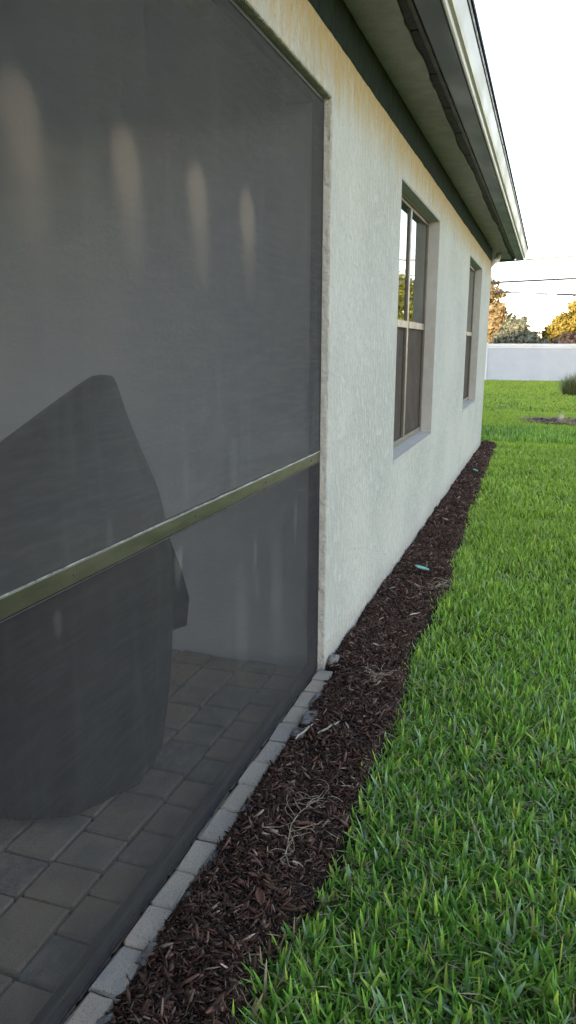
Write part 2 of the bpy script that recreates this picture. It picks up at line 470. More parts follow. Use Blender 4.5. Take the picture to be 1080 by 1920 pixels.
tag(mesh_np('bark_mulch', np.concatenate(VV), np.concatenate(FF), M['mulch'], col=np.concatenate(CC)),
    'dark brown shredded bark mulch between house and lawn', kind='stuff')

# ------------------------------------------------------------------ grass
gn1 = vnoise(128, 0.35, 21); gn2 = vnoise(128, 1.7, 22); gn3 = vnoise(128, 0.12, 23)
BEDC = [(1.15, 15.75, 0.62, 0.52), (1.75, 15.5, 0.5, 0.5)]
def grass(n, x0, x1, y0, y1, h0, h1, w, seg, seed, lean=0.5, far=False, thatch=False):
    r = np.random.default_rng(seed)
    x = r.uniform(x0, x1, n); y = r.uniform(y0, y1, n)
    keep = (x > edge_x(y) + r.normal(0, 0.012, n)) | (y > 11.95)
    keep &= ~((x < 0.03) & (y < 11.5))
    for bx, by, ra, rb in BEDC:
        keep &= (((x - bx) / ra) ** 2 + ((y - by) / rb) ** 2) > 1 + r.normal(0, 0.12, n)
    # thinner where thatch shows through
    thin = gn3(x, y) * 0.5 + gn1(x, y) * 0.5
    keep &= r.random(n) < np.clip(0.45 + thin * 1.1, 0, 1)
    x, y = x[keep], y[keep]; n = len(x)
    e = edge_x(y)
    edgef = np.clip((x - e) / 0.06, 0.5, 1)
    H = r.uniform(h0, h1, n) * (0.7 + 0.6 * gn1(x, y)) * (0.55 + 0.45 * edgef)
    if far:
        band = ((y > 12.2) & (y < 14.6 + 0.9 * (gn2(x, y) - 0.5)))
        H = np.where(band, H * 1.35, H * 0.8)
    Wd = w * r.uniform(0.6, 1.25, n)
    a = r.uniform(0, 2 * np.pi, n)
    le = np.abs(r.normal(0, lean, n)) + 0.10
    le = np.where(le > 1.45, 0.5 + 0.9 * r.random(n), le)
    curve = r.uniform(-0.2, 0.7, n)
    hx, hy = np.cos(a), np.sin(a)
    tw = a + np.pi / 2 + r.normal(0, 0.5, n)
    wx, wy = np.cos(tw), np.sin(tw)
    rows = []
    cx, cyy, cz = x.copy(), y.copy(), np.full(n, -0.03)
    if thatch:
        cz = r.uniform(-0.02, 0.018, n); le = r.uniform(1.25, 1.62, n); curve = r.uniform(-.2, .3, n)
    ang = le.copy()
    prof = {3: [0.75, 1.0, 0.85, 0.12], 2: [0.85, 1.0, 0.15], 1: [1.0, 0.2]}[seg]
    for k in range(seg + 1):
        ww = Wd * prof[k] * 0.5
        rows.append(np.stack([cx - wx * ww, cyy - wy * ww, cz], 1)); rows.append(np.stack([cx + wx * ww, cyy + wy * ww, cz], 1))
        st = H / seg
        cx = cx + hx * np.sin(ang) * st; cyy = cyy + hy * np.sin(ang) * st; cz = cz + np.cos(ang) * st
        ang = np.minimum(ang + curve / seg, 1.9)
    Vv = np.stack(rows, 1).reshape(-1, 3)
    f = np.array([(2 * k, 2 * k + 1, 2 * k + 3, 2 * k + 2) for k in range(seg)])
    Ff = (np.arange(n)[:, None, None] * (2 * seg + 2) + f[None]).reshape(-1, 4)
    pal = np.array([(0.11, 0.27, 0.042), (0.21, 0.45, 0.065), (0.34, 0.60, 0.085), (0.50, 0.67, 0.11), (0.37, 0.54, 0.30), (0.50, 0.42, 0.26)])
    pr = np.array([.24, .29, .21, .11, .13, .015 if h0 >= 0.035 else 0.24])
    if thatch: pr = np.array([.04, .06, .05, .03, .04, .78])
    ci = r.choice(len(pal), n, p=pr / pr.sum())
    cc = pal[ci] * r.uniform(0.65, 1.3, (n, 1)) * (0.78 + 0.44 * gn2(x, y))[:, None]
    yel = np.clip((y - 2.2) / 4.5, 0, 1) * 0.5
    if far:
        yel = np.where(band, 0.15, 0.75 + 0.3 * (gn2(x, y) - 0.5))
    yc = np.array([(0.42, 0.54, 0.065)]) * r.uniform(0.8, 1.2, (n, 1))
    cc = cc * (1 - yel[:, None]) + yc * yel[:, None]
    # dry rim blades by the mulch
    rim = (x - e < 0.05) & (r.random(n) < 0.22) & (y < 12)
    cc[rim] = np.array((0.36, 0.29, 0.16)) * r.uniform(0.7, 1.2, (rim.sum(), 1))
    per = np.repeat(cc, 2 * seg + 2, 0)
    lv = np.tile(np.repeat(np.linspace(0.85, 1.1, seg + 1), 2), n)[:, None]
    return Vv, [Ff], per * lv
def lawn_part(name, label, *sets):
    off = 0; VV, FF, CC = [], [], []
    for a, b, c in sets:
        VV.append(a); FF.append(b[0] + off); CC.append(c); off += len(a)
    tag(mesh_np(name, np.concatenate(VV), np.concatenate(FF), M['grass'], col=np.concatenate(CC)), label, kind='stuff')
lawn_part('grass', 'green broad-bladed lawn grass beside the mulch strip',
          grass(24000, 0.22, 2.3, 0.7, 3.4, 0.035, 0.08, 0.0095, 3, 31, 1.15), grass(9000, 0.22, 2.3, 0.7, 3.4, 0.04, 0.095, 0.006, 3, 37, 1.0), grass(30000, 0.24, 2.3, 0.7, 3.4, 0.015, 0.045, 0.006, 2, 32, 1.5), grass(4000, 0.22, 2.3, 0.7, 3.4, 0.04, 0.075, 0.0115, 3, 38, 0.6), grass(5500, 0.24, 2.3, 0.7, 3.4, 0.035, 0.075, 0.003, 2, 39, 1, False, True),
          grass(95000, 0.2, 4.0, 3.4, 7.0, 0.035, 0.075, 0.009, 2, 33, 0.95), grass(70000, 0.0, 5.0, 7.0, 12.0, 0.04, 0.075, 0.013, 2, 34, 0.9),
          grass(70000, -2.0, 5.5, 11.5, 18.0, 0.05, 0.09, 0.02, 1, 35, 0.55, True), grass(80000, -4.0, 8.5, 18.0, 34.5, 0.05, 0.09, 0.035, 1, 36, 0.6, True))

# bare mulch patch out on the lawn, with dry grass around it
def patch_mesh():
    r = np.random.default_rng(5)
    V, F = [], []
    for bx, by, ra, rb in BEDC:
        o = len(V); V.append((bx, by, 0.01))
        k = 26
        for i in range(k):
            t = 2 * math.pi * i / k; q = 1.02 + 0.08 * math.sin(3 * t + bx) + r.normal(0, .03)
            V.append((bx + ra * q * math.cos(t), by + rb * q * math.sin(t), -0.022 + 0.012 * (bx > 1.5)))
        for i in range(k): F.append((o, o + 1 + i, o + 1 + (i + 1) % k))
    return V, np.array(F)
pv, pf = patch_mesh()
tag(mesh_np('bare_soil_patch', pv, pf, M['soil']), 'bare brown mulch patch in the far lawn', kind='structure')
def patch_chips():
    r = np.random.default_rng(8); n = 900
    k = r.integers(0, 2, n); t = r.uniform(0, 2 * np.pi, n); q = np.sqrt(r.random(n))
    b = np.array(BEDC)[k]
    c = np.stack([b[:, 0] + b[:, 2] * q * np.cos(t), b[:, 1] + b[:, 3] * q * np.sin(t), np.full(n, 0.012)], 1)
    a = r.uniform(0, 6.28, n); L = r.uniform(.03, .09, n)
    d = np.stack([np.cos(a), np.sin(a), r.normal(0, .2, n)], 1) * L[:, None]; s = np.stack([-np.sin(a), np.cos(a), np.zeros(n)], 1) * (L * .2)[:, None]
    u = np.array([0, 0, 0.012])
    V = np.stack([c - d - s, c - d + s, c + d + s, c + d - s, c + u, c - d * .4 + u], 1).reshape(-1, 3)
    f = np.array([(0, 1, 5), (1, 2, 4), (1, 4, 5), (2, 3, 4), (3, 0, 5), (3, 5, 4)])
    F = (np.arange(n)[:, None, None] * 6 + f[None]).reshape(-1, 3)
    pal = np.array([(0.07, 0.04, 0.035), (0.13, 0.075, 0.065), (0.20, 0.13, 0.11), (0.42, 0.34, 0.22)])
    cc = pal[r.choice(4, n, p=[.4, .35, .18, .07])]
    return V, F, np.repeat(cc, 6, 0)
a, b, c = patch_chips()
tag(mesh_np('patch_mulch', a, b, M['mulch'], col=c), 'loose brown mulch chips on the bare lawn patch', kind='stuff')
def dry_rim():
    r = np.random.default_rng(18); n = 3500
    k = r.integers(0, 2, n); t = r.uniform(0, 2 * np.pi, n); q = 1.0 + np.abs(r.normal(0, .10, n))
    b = np.array(BEDC)[k]
    x = b[:, 0] + b[:, 2] * q * np.cos(t); y = b[:, 1] + b[:, 3] * q * np.sin(t)
    a = r.uniform(0, 6.28, n); L = r.uniform(.03, .10, n); lift = r.uniform(0.1, 0.7, n)
    p0 = np.stack([x, y, np.full(n, 0.0)], 1); p1 = p0 + np.stack([np.cos(a) * L, np.sin(a) * L, lift * L + .01], 1)
    s = np.stack([-np.sin(a), np.cos(a), np.zeros(n)], 1) * 0.008
    V = np.stack([p0 - s, p0 + s, p1 + s * .3, p1 - s * .3], 1).reshape(-1, 3)
    F = np.arange(n * 4).reshape(-1, 4)
    cc = np.array([(0.46, 0.37, 0.20)]) * r.uniform(.6, 1.2, (n, 1))
    return V, F, np.repeat(cc, 4, 0)
a, b, c = dry_rim()
tag(mesh_np('dry_grass', a, b, M['grass'], col=c), 'dry tan grass rimming the bare lawn patch', kind='stuff')

# ------------------------------------------------------------------ patio
patio = tag(sheet('patio', -3.5, 0.04, -3.2, 3.4, -0.018, M['sand']), 'paved patio floor behind the screen')
def block_mesh(L, W, H, seed, bevel=0.006, jit=0.003):
    r = random.Random(seed)
    bm = bmesh.new()
    add_box(bm, (-W / 2, -L / 2, -H), (W / 2, L / 2, 0), bevel, 1)
    for v in bm.verts:
        v.co += Vector((r.uniform(-jit, jit), r.uniform(-jit, jit), r.uniform(-jit, jit) * 0.4))
    bmesh.ops.recalc_face_normals(bm, faces=bm.faces)
    me = bpy.data.meshes.new('paver'); bm.to_mesh(me); bm.free()
    return me
def block(name, me, mat, x, y, z, parent, rz=0.0, tilt=0.0):
    o = bpy.data.objects.new(name, me)
    if not me.materials: me.materials.append(mat)
    o.location = (x, y, z); o.rotation_euler = (random.gauss(0, tilt), random.gauss(0, tilt), rz)
    return link(o, parent)
ROWS = [(-0.035, -0.2125), (-0.2125, -0.378), (-0.378, -0.546), (-0.546, -0.716), (-0.716, -0.884), (-0.884, -1.052), (-1.052, -1.22), (-1.22, -1.39), (-1.39, -1.56), (-1.56, -1.73)]
pm = {}
for ri, (xa, xb) in enumerate(ROWS):
    y = 0.62 + (0 if ri % 2 == 0 else 0.07) - 0.03 * (ri % 3)
    if ri == 0: y = 0.62
    while y < 3.09:
        L = 0.1475 if ri == 0 else random.choice([0.148, 0.148, 0.225, 0.205])
        y2 = min(y + L, 3.10)
        L2 = round(y2 - y, 3)
        if L2 > 0.04:
            W = round(abs(xb - xa) - 0.009, 4)
            key = (L2, W, random.randint(0, 2))
            if key not in pm: pm[key] = block_mesh(L2 - 0.009, W, 0.05, hash(key) & 0xffff)
            block('paver', pm[key], M['paver'], (xa + xb) / 2, (y + y2) / 2, random.gauss(0, 0.0012), patio, random.gauss(0, 0.006), 0.004)
        y = y2
BJ = [0.80, 0.945, 1.09, 1.237, 1.383, 1.524, 1.668, 1.816, 1.975, 2.127, 2.278, 2.426, 2.577, 2.716, 2.863, 2.985, 3.098]
for i in range(len(BJ) - 1):
    L = BJ[i + 1] - BJ[i]
    W = 0.074 + random.uniform(-0.006, 0.008)
    me = block_mesh(L - 0.005, W, 0.055, 100 + i, 0.007, 0.0045)
    block('edge_brick', me, M['edge_brick'], -0.030 + W / 2, (BJ[i] + BJ[i + 1]) / 2, random.uniform(-0.001, 0.003), patio, random.gauss(0, 0.012), 0.012)
def lump(name, x, y, z, sx, sy, sz, seed, mat, parent):
    r = random.Random(seed)
    bm = bmesh.new()
    bmesh.ops.create_icosphere(bm, subdivisions=2, radius=1.0)
    for v in bm.verts:
        k = 1 + r.uniform(-0.32, 0.32)
        v.co = Vector((v.co.x * sx * k, v.co.y * sy * k, v.co.z * sz * k))
    o = bm_obj(name, bm, mat, parent)
    o.location = (x, y, z)
    return o
for i, (x, y, sx, sy, sz) in enumerate([(0.052, 1.175, .02, .03, .016), (0.056, 1.37, .022, .045, .012), (0.08, 2.62, .035, .07, .007), (0.055, 2.80, .022, .08, .010),
                                        (0.02, 3.18, .022, .045, .026), (0.053, 1.72, .012, .06, .010), (0.05, 2.02, .012, .05, .010), (0.055, 1.60, .013, .04, .008), (0.075, 2.50, .03, .05, .008)]):
    lump('mortar', x, y, float(mulch_z(np.array([x]), np.array([y]))[0]) + 0.004, sx, sy, sz, i, M['mortar'], patio)

# ------------------------------------------------------------------ house
ZS, GX0, GX1, YE = 2.769, 0.245, 0.376, 13.05
JY, YC = 3.102, 11.452
W1, W2, WZ = (4.601, 6.228), (8.608, 10.147), (0.745, 2.39)
house = tag(empty('house', (0, 0, 0)), 'single-storey grey stucco house with wide eave and gutter', 'house')

def wall_grid(name, ycuts, zcuts, holes, x0, x1, mat, parent):
    """wall slab between x0 (inner) and x1 (outer) with rectangular holes and reveals"""
    bm = bmesh.new()
    cache = {}
    def vt(x, y, z):
        k = (round(x, 5), round(y, 5), round(z, 5))
        if k not in cache: cache[k] = bm.verts.new(k)
        return cache[k]
    def inhole(a, b, c, d):
        for (p, q, r, s) in holes:
            if (a + b) / 2 > p and (a + b) / 2 < q and (c + d) / 2 > r and (c + d) / 2 < s: return True
        return False
    ny, nz = len(ycuts) - 1, len(zcuts) - 1
    solid = [[not inhole(ycuts[i], ycuts[i + 1], zcuts[j], zcuts[j + 1]) for j in range(nz)] for i in range(ny)]
    def S(i, j): return 0 <= i < ny and 0 <= j < nz and solid[i][j]
    for i in range(ny):
        for j in range(nz):
            if not solid[i][j]: continue
            a, b, c, d = ycuts[i], ycuts[i + 1], zcuts[j], zcuts[j + 1]
            bm.faces.new((vt(x1, a, c), vt(x1, b, c), vt(x1, b, d), vt(x1, a, d)))
            bm.faces.new((vt(x0, a, d), vt(x0, b, d), vt(x0, b, c), vt(x0, a, c)))
            for (di, dj, p, q) in ((-1, 0, (a, c), (a, d)), (1, 0, (b, d), (b, c)), (0, -1, (b, c), (a, c)), (0, 1, (a, d), (b, d))):
                if not S(i + di, j + dj):
                    bm.faces.new((vt(x0, *p), vt(x1, *p), vt(x1, *q), vt(x0, *q)))
    o = bm_obj(name, bm, mat, parent)
    bv = o.modifiers.new('bevel', 'BEVEL'); bv.width = 0.008; bv.segments = 2; bv.limit_method = 'ANGLE'; bv.angle_limit = math.radians(40)
    return o
wall_grid('wall', [-8.6, -3.0, JY, W1[0], W1[1], W2[0], W2[1], YC], [-0.12, WZ[0], WZ[1], ZS + 0.06],
          [(-3.0, JY, -1, 2.39), (W1[0], W1[1], *WZ), (W2[0], W2[1], *WZ)], -0.2, 0.0, M['stucco'], house)
def eave_shade():  # dark strip along the wall top, built in place of the eave's shadow
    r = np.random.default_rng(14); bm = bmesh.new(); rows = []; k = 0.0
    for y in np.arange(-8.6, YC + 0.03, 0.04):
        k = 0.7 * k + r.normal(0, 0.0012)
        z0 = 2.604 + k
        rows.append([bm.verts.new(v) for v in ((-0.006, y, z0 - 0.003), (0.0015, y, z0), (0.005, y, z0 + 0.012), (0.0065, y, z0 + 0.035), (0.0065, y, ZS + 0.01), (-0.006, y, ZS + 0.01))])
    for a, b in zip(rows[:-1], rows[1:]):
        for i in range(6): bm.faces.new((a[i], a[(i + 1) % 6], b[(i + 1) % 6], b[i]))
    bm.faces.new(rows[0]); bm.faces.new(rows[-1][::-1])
    bm_obj('eave_shade_band', bm, M['eave_shade'], house)
eave_shade()
box('wall', (-19.6, YC - 0.2, -0.1), (-0.203, YC - 0.002, 2.9), M['stucco'], house, 0.005)
box('wall', (-19.6, -8.6, -0.1), (-19.4, YC - 0.203, 2.9), M['stucco'], house, 0.005)
box('wall', (-19.397, -8.6, -0.1), (-0.203, -8.4, 2.9), M['stucco'], house, 0.005)
# lanai shell behind the screen
box('lanai_wall', (-2.75, -3.3, -0.1), (-2.6, 3.5, 2.92), M['inner_wall'], house, 0.004)
box('lanai_wall', (-0.2025, JY - 0.005, -0.1), (-0.062, 3.3, 2.38), M['inner_wall'], house, 0.0)
box('lanai_wall', (-2.597, -3.3, -0.1), (-0.203, -3.15, 2.903), M['inner_wall'], house, 0.004)
box('lanai_wall', (-2.597, JY - 0.005, -0.1), (-0.203, 3.5, 2.903), M['inner_wall'], house, 0.0)
box('lanai_ceiling', (-2.597, -3.147, 2.905), (-0.203, JY + 0.3, 2.925), M['inner_wall'], house, 0.004)

# soffit with a rough stucco edge
def soffit():
    r = np.random.default_rng(4)
    ys = np.arange(-8.9, YE - 0.2, 0.06)
    bm = bmesh.new(); rows = []
    k = 0.0
    for y in ys:
        k = 0.75 * k + r.normal(0, 0.0035)
        xe = 0.196 + float(np.clip(k, -0.012, 0.012)) + 0.006 * math.sin(y * 2.1)
        row = [bm.verts.new((x, y, ZS + (0.002 if x > 0.15 else 0) + r.normal(0, 0.0008))) for x in (-0.02, 0.05, 0.12, xe)]
        row.append(bm.verts.new((xe, y, ZS + 0.03))); row.append(bm.verts.new((-0.02, y, ZS + 0.03)))
        rows.append(row)
    for a, b in zip(rows[:-1], rows[1:]):
        for i in range(6):
            bm.faces.new((a[i], a[(i + 1) % 6], b[(i + 1) % 6], b[i]))
    bm.faces.new(rows[0]); bm.faces.new(rows[-1][::-1])
    return bm_obj('soffit', bm, M['soffit'], house)
soffit()
# eave soffit round the far gable end
box('soffit', (-8.0, YC + 0.002, ZS), (-0.023, YE - 0.26, ZS + 0.03), M['soffit'], house, 0.003)
vj = [-8.9, -6.5, -4.2, -2.0, 0.2, 1.6, 2.6, 3.15, 3.618, 4.19, 4.775, 5.319, 5.919, 7.603, 9.2, 11.0, YE - 0.2]
for a, b in zip(vj[:-1], vj[1:]):
    box('soffit_vent', (0.18, a + 0.008, ZS + 0.012), (0.2405, b - 0.008, ZS + 0.045), M['vent'], house, 0.002)
box('soffit_frame', (0.165, -8.9, ZS + 0.034), (0.2415, YE - 0.2, ZS + 0.06), M['brown'], house, 0.001)
box('fascia', (0.2425, -8.9, ZS - 0.004), (0.262, YE - 0.2, 2.95), M['brown'], house, 0.002)
# dark end fascia across the far end of the eave
box('end_fascia', (-8.0, YE - 0.25, ZS - 0.002), (0.2395, YE - 0.12, 2.95), M['brown'], house, 0.003)
box('end_fascia', (-8.0, YE - 0.115, ZS - 0.012), (0.2395, YE - 0.02, 2.95), M['dark_metal'], house, 0.003)
# gutter: profile swept along y
def sweep(name, prof, y0, y1, mat, step=1.2):
    bm = bmesh.new(); rows = []
    n = int((y1 - y0) / step) + 2
    for y in np.linspace(y0, y1, n):
        rows.append([bm.verts.new((x, y, z)) for x, z in prof])
    L = len(prof)
    for a, b in zip(rows[:-1], rows[1:]):
        for i in range(L): bm.faces.new((a[i], a[(i + 1) % L], b[(i + 1) % L], b[i]))
    bm.faces.new(rows[0]); bm.faces.new(rows[-1][::-1])
    return bm_obj(name, bm, mat, house)
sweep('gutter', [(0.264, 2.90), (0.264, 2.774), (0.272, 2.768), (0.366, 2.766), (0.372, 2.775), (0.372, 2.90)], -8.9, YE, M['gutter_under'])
sweep('gutter_face', [(0.3735, 2.90), (0.3735, 2.764), (0.379, 2.761), (0.385, 2.766), (0.386, 2.781), (0.381, 2.791), (0.384, 2.797), (0.40, 2.801), (0.408, 2.82), (0.416, 2.86), (0.424, 2.895), (0.424, 2.903), (0.41, 2.905)], -8.9, YE + 0.004, M['gutter'])
sweep('gutter_lip', [(0.405, 2.9065), (0.43, 2.9065), (0.434, 2.918), (0.432, 2.925), (0.405, 2.927)], -8.9, YE + 0.006, M['dark_metal'])
# roof: closed hip, unseen ridge raised and width stretched to shade yard and fence
bm = bmesh.new()
X0, X1, Y0, Y1, ZE, ZR = -20.0, 0.44, -9.0, YE + 0.01, 2.93, 7.2
xm = (X0 + X1) / 2; hw = (X1 - X0) / 2
cs = [(X0, Y0, ZE), (X1, Y0, ZE), (X1, Y1, ZE), (X0, Y1, ZE)]
tp = [(X0, Y0, ZE + .02), (X1, Y0, ZE + .02), (X1, Y1, ZE + .02), (X0, Y1, ZE + .02)]
b_ = [bm.verts.new(c) for c in cs]; t_ = [bm.verts.new(c) for c in tp]
ra = bm.verts.new((xm, Y0 + hw, ZR)); rb = bm.verts.new((xm, Y1 - hw, ZR))
bm.faces.new(b_[::-1])
for i in range(4): bm.faces.new((b_[i], b_[(i + 1) % 4], t_[(i + 1) % 4], t_[i]))
bm.faces.new((t_[0], t_[1], ra)); bm.faces.new((t_[1], t_[2], rb, ra)); bm.faces.new((t_[2], t_[3], rb)); bm.faces.new((t_[3], t_[0], ra, rb))
bm_obj('roof', bm, M['shingle'], house)
# downspout elbow at the far corner
bm = bmesh.new()
tube(bm, [(0.06, YC + 0.55, ZS - 0.01), (0.055, YC + 0.42, ZS - 0.10), (0.02, YC + 0.12, ZS - 0.16), (-0.03, YC + 0.06, ZS - 0.24), (-0.05, YC + 0.05, 0.05)], 0.04, 8)
bm_obj('downspout', bm, M['gutter'], house, True)

# ------------------------------------------------------------------ woven mesh panels
def threads(name, y0, y1, z0, z1, x, s, w, mat, parent):
    ny = int((y1 - y0) / s); nz = int((z1 - z0) / s)
    def bars(c, lo, hi, axis, xo):
        n = len(c); h = w / 2
        V = np.zeros((n, 8, 3), np.float64)
        k = 0
        for e in (lo, hi):
            for (dx, dc) in ((-h, 0), (0, -h), (h, 0), (0, h)):
                V[:, k, 0] = xo + dx
                V[:, k, 1 if axis == 2 else 2] = c + dc
                V[:, k, 2 if axis == 2 else 1] = e
                k += 1
        f = np.array([(i, (i + 1) % 4, 4 + (i + 1) % 4, 4 + i) for i in range(4)])
        return V.reshape(-1, 3), (np.arange(n)[:, None, None] * 8 + f[None]).reshape(-1, 4)
    a, fa = bars(y0 + (np.arange(ny) + 0.5) * s, z0, z1, 2, x)
    b, fb = bars(z0 + (np.arange(nz) + 0.5) * s, y0, y1, 1, x + w * 0.9)
    o = mesh_np(name, np.concatenate([a, b]), np.concatenate([fa, fb + len(a)]), mat, parent)
    o['kind'] = 'stuff'
    return o

# windows
def window(ya, yb, twin=True):
    w = empty('window', (0, 0, 0)); w.parent = house
    xo, xi = -0.084, -0.15
    z0, z1 = WZ
    zs = z0 + 0.028
    # sloped sill
    bm = bmesh.new()
    pr = [(-0.16, z0 + 0.034), (0.004, z0 + 0.006), (0.004, z0 - 0.02), (-0.16, z0 - 0.02)]
    A = [bm.verts.new((x, ya + 0.002, z)) for x, z in pr]; B = [bm.verts.new((x, yb - 0.002, z)) for x, z in pr]
    for i in range(4): bm.faces.new((A[i], A[(i + 1) % 4], B[(i + 1) % 4], B[i]))
    bm.faces.new(A[::-1]); bm.faces.new(B)
    bm_obj('sill', bm, M['reveal'], w)
    # painted reveals
    bm = bmesh.new()
    add_box(bm, (-0.16, yb - 0.006, z0 + 0.03), (-0.002, yb - 0.001, z1 - 0.001)); add_box(bm, (-0.16, ya + 0.001, z0 + 0.03), (-0.002, ya + 0.006, z1 - 0.001))
    add_box(bm, (-0.16, ya + 0.0065, z1 - 0.006), (-0.002, yb - 0.0065, z1 - 0.001))
    bm_obj('reveal', bm, M['reveal'], w)
    fy0, fy1, fz0, fz1 = ya + 0.007, yb - 0.007, zs + 0.004, z1 - 0.007
    fw = 0.032
    bm = bmesh.new()
    add_box(bm, (xi, fy0, fz0), (xo, fy0 + fw, fz1), 0.002); add_box(bm, (xi, fy1 - fw, fz0), (xo, fy1, fz1), 0.002)
    add_box(bm, (xi, fy0 + fw, fz1 - fw), (xo - 0.002, fy1 - fw, fz1), 0.002); add_box(bm, (xi, fy0 + fw, fz0), (xo + 0.004, fy1 - fw, fz0 + fw), 0.002)
    bm_obj('frame', bm, M['frame'], w)
    # inner edge bead under the head
    box('head_bead', (xo - 0.001, fy0, fz1 - 0.012), (xo + 0.012, fy1, fz1 - 0.001), M['frame'], w, 0.002)
    ym = (ya + yb) / 2
    mid = 1.595
    bays = [(fy0 + fw, ym - 0.03), (ym + 0.03, fy1 - fw)] if twin else [(fy0 + fw, fy1 - fw)]
    if twin: box('mullion', (xi - 0.01, ym - 0.0295, fz0 + fw), (xo + 0.003, ym + 0.0295, fz1 - fw), M['frame'], w, 0.003)
    for (a, b) in bays:
        box('meeting_rail', (xi + 0.002, a + 0.0005, mid - 0.028), (xo + 0.005, b - 0.0005, mid + 0.022), M['frame'], w, 0.003)
        box('pane', (xo - 0.016, a - 0.004, mid + 0.02), (xo - 0.010, b + 0.004, fz1 - fw + 0.004), M['glass'], w, 0.0)
        box('pane', (xi + 0.006, a - 0.004, fz0 + fw - 0.004), (xi + 0.012, b + 0.004, mid - 0.02), M['glass'], w, 0.0)
        # insect screen in front of the lower sash with its black edge gap
        box('gasket', (xi + 0.02, b - 0.022, fz0 + fw), (xo - 0.012, b - 0.0005, mid - 0.029), M['gasket'], w, 0.001)
        threads('insect_screen', a, b - 0.0225, fz0 + fw, mid - 0.029, xo - 0.016, 0.0018, 0.0006, M['insect'], w)
    return w
window(*W1); window(*W2)

# dim room behind the windows
bm = bmesh.new()
add_box(bm, (-5.0, 3.503, -0.08), (-4.9, YC - 0.21, 2.9)); add_box(bm, (-4.9, 3.51, -0.01), (-0.21, YC - 0.21, 0.02)); add_box(bm, (-4.9, 3.51, 2.62), (-0.21, YC - 0.21, 2.7))
bm_obj('room', bm, M['room'], house)

# ------------------------------------------------------------------ screen wall of the patio
SX = -0.035
scr = tag(empty('screen_wall', (SX, 3.0, 0)), 'charcoal mesh patio screen with olive chair rail, with pale smudges and peach patches', 'screen wall')
def sp(o):
    o.matrix_parent_inverse = Matrix.Translation(scr.location).inverted()
    return o
RT, RB = 1.006, 0.963
sp(threads('mesh_panel', 0.58, JY - 0.012, RT - 0.002, 2.376, SX, 0.0017, 0.00042, M['screen'], scr))
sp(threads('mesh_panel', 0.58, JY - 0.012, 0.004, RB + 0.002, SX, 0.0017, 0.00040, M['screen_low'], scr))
sp(threads('mesh_panel', -2.98, 0.53, RT - 0.002, 2.376, SX, 0.0017, 0.00042, M['screen'], scr))
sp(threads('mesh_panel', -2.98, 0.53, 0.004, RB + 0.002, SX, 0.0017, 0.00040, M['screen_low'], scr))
sp(box('chair_rail', (SX - 0.012, -2.98, RB), (SX + 0.006, JY - 0.014, RT), M['rail'], scr, 0.003, 2))
sp(box('rail_edge', (SX + 0.0035, -2.98, RT + 0.0002), (SX + 0.0075, JY - 0.02, RT + 0.0028), M['rail_edge'], scr, 0.0008))  # bright strip standing in for the highlight on the rail's top edge
sp(box('rail_edge', (SX + 0.0035, -2.98, RB - 0.0036), (SX + 0.0072, JY - 0.02, RB - 0.0002), M['dark_metal'], scr, 0.0008))
sp(box('bottom_rail', (SX - 0.03, -2.98, 0.003), (SX - 0.003, JY - 0.016, 0.05), M['gasket'], scr, 0.002))
sp(box('bottom_seal', (SX - 0.002, -2.98, 0.0015), (SX + 0.004, JY - 0.014, 0.0055), M['gasket'], scr, 0.001))
sp(box('top_rail', (SX - 0.045, -2.98, 2.374), (SX + 0.004, JY - 0.014, 2.389), M['dark_metal'], scr, 0.002))
sp(box('frame_post', (SX - 0.045, JY - 0.013, 0.003), (SX + 0.003, JY - 0.001, 2.3885), M['dark_metal'], scr, 0.002))
sp(box('frame_post', (SX - 0.045, 0.532, 0.0535), (SX + 0.003, 0.578, RB - 0.004), M['dark_metal'], scr, 0.002))
sp(box('frame_post', (SX - 0.045, 0.532, RT + 0.004), (SX + 0.003, 0.578, 2.373), M['dark_metal'], scr, 0.002))

for yy in (0.75, 1.28, 1.86, 2.42, 2.96):
    bm = bmesh.new()
    bmesh.ops.create_cone(bm, cap_ends=True, segments=10, radius1=0.005, radius2=0.0038, depth=0.0022)
    for v in bm.verts: v.co = Vector((v.co.z, v.co.x, v.co.y)) + Vector((SX + 0.007, yy, (RT + RB) / 2))
    sp(bm_obj('screw', bm, M['rail'], scr))

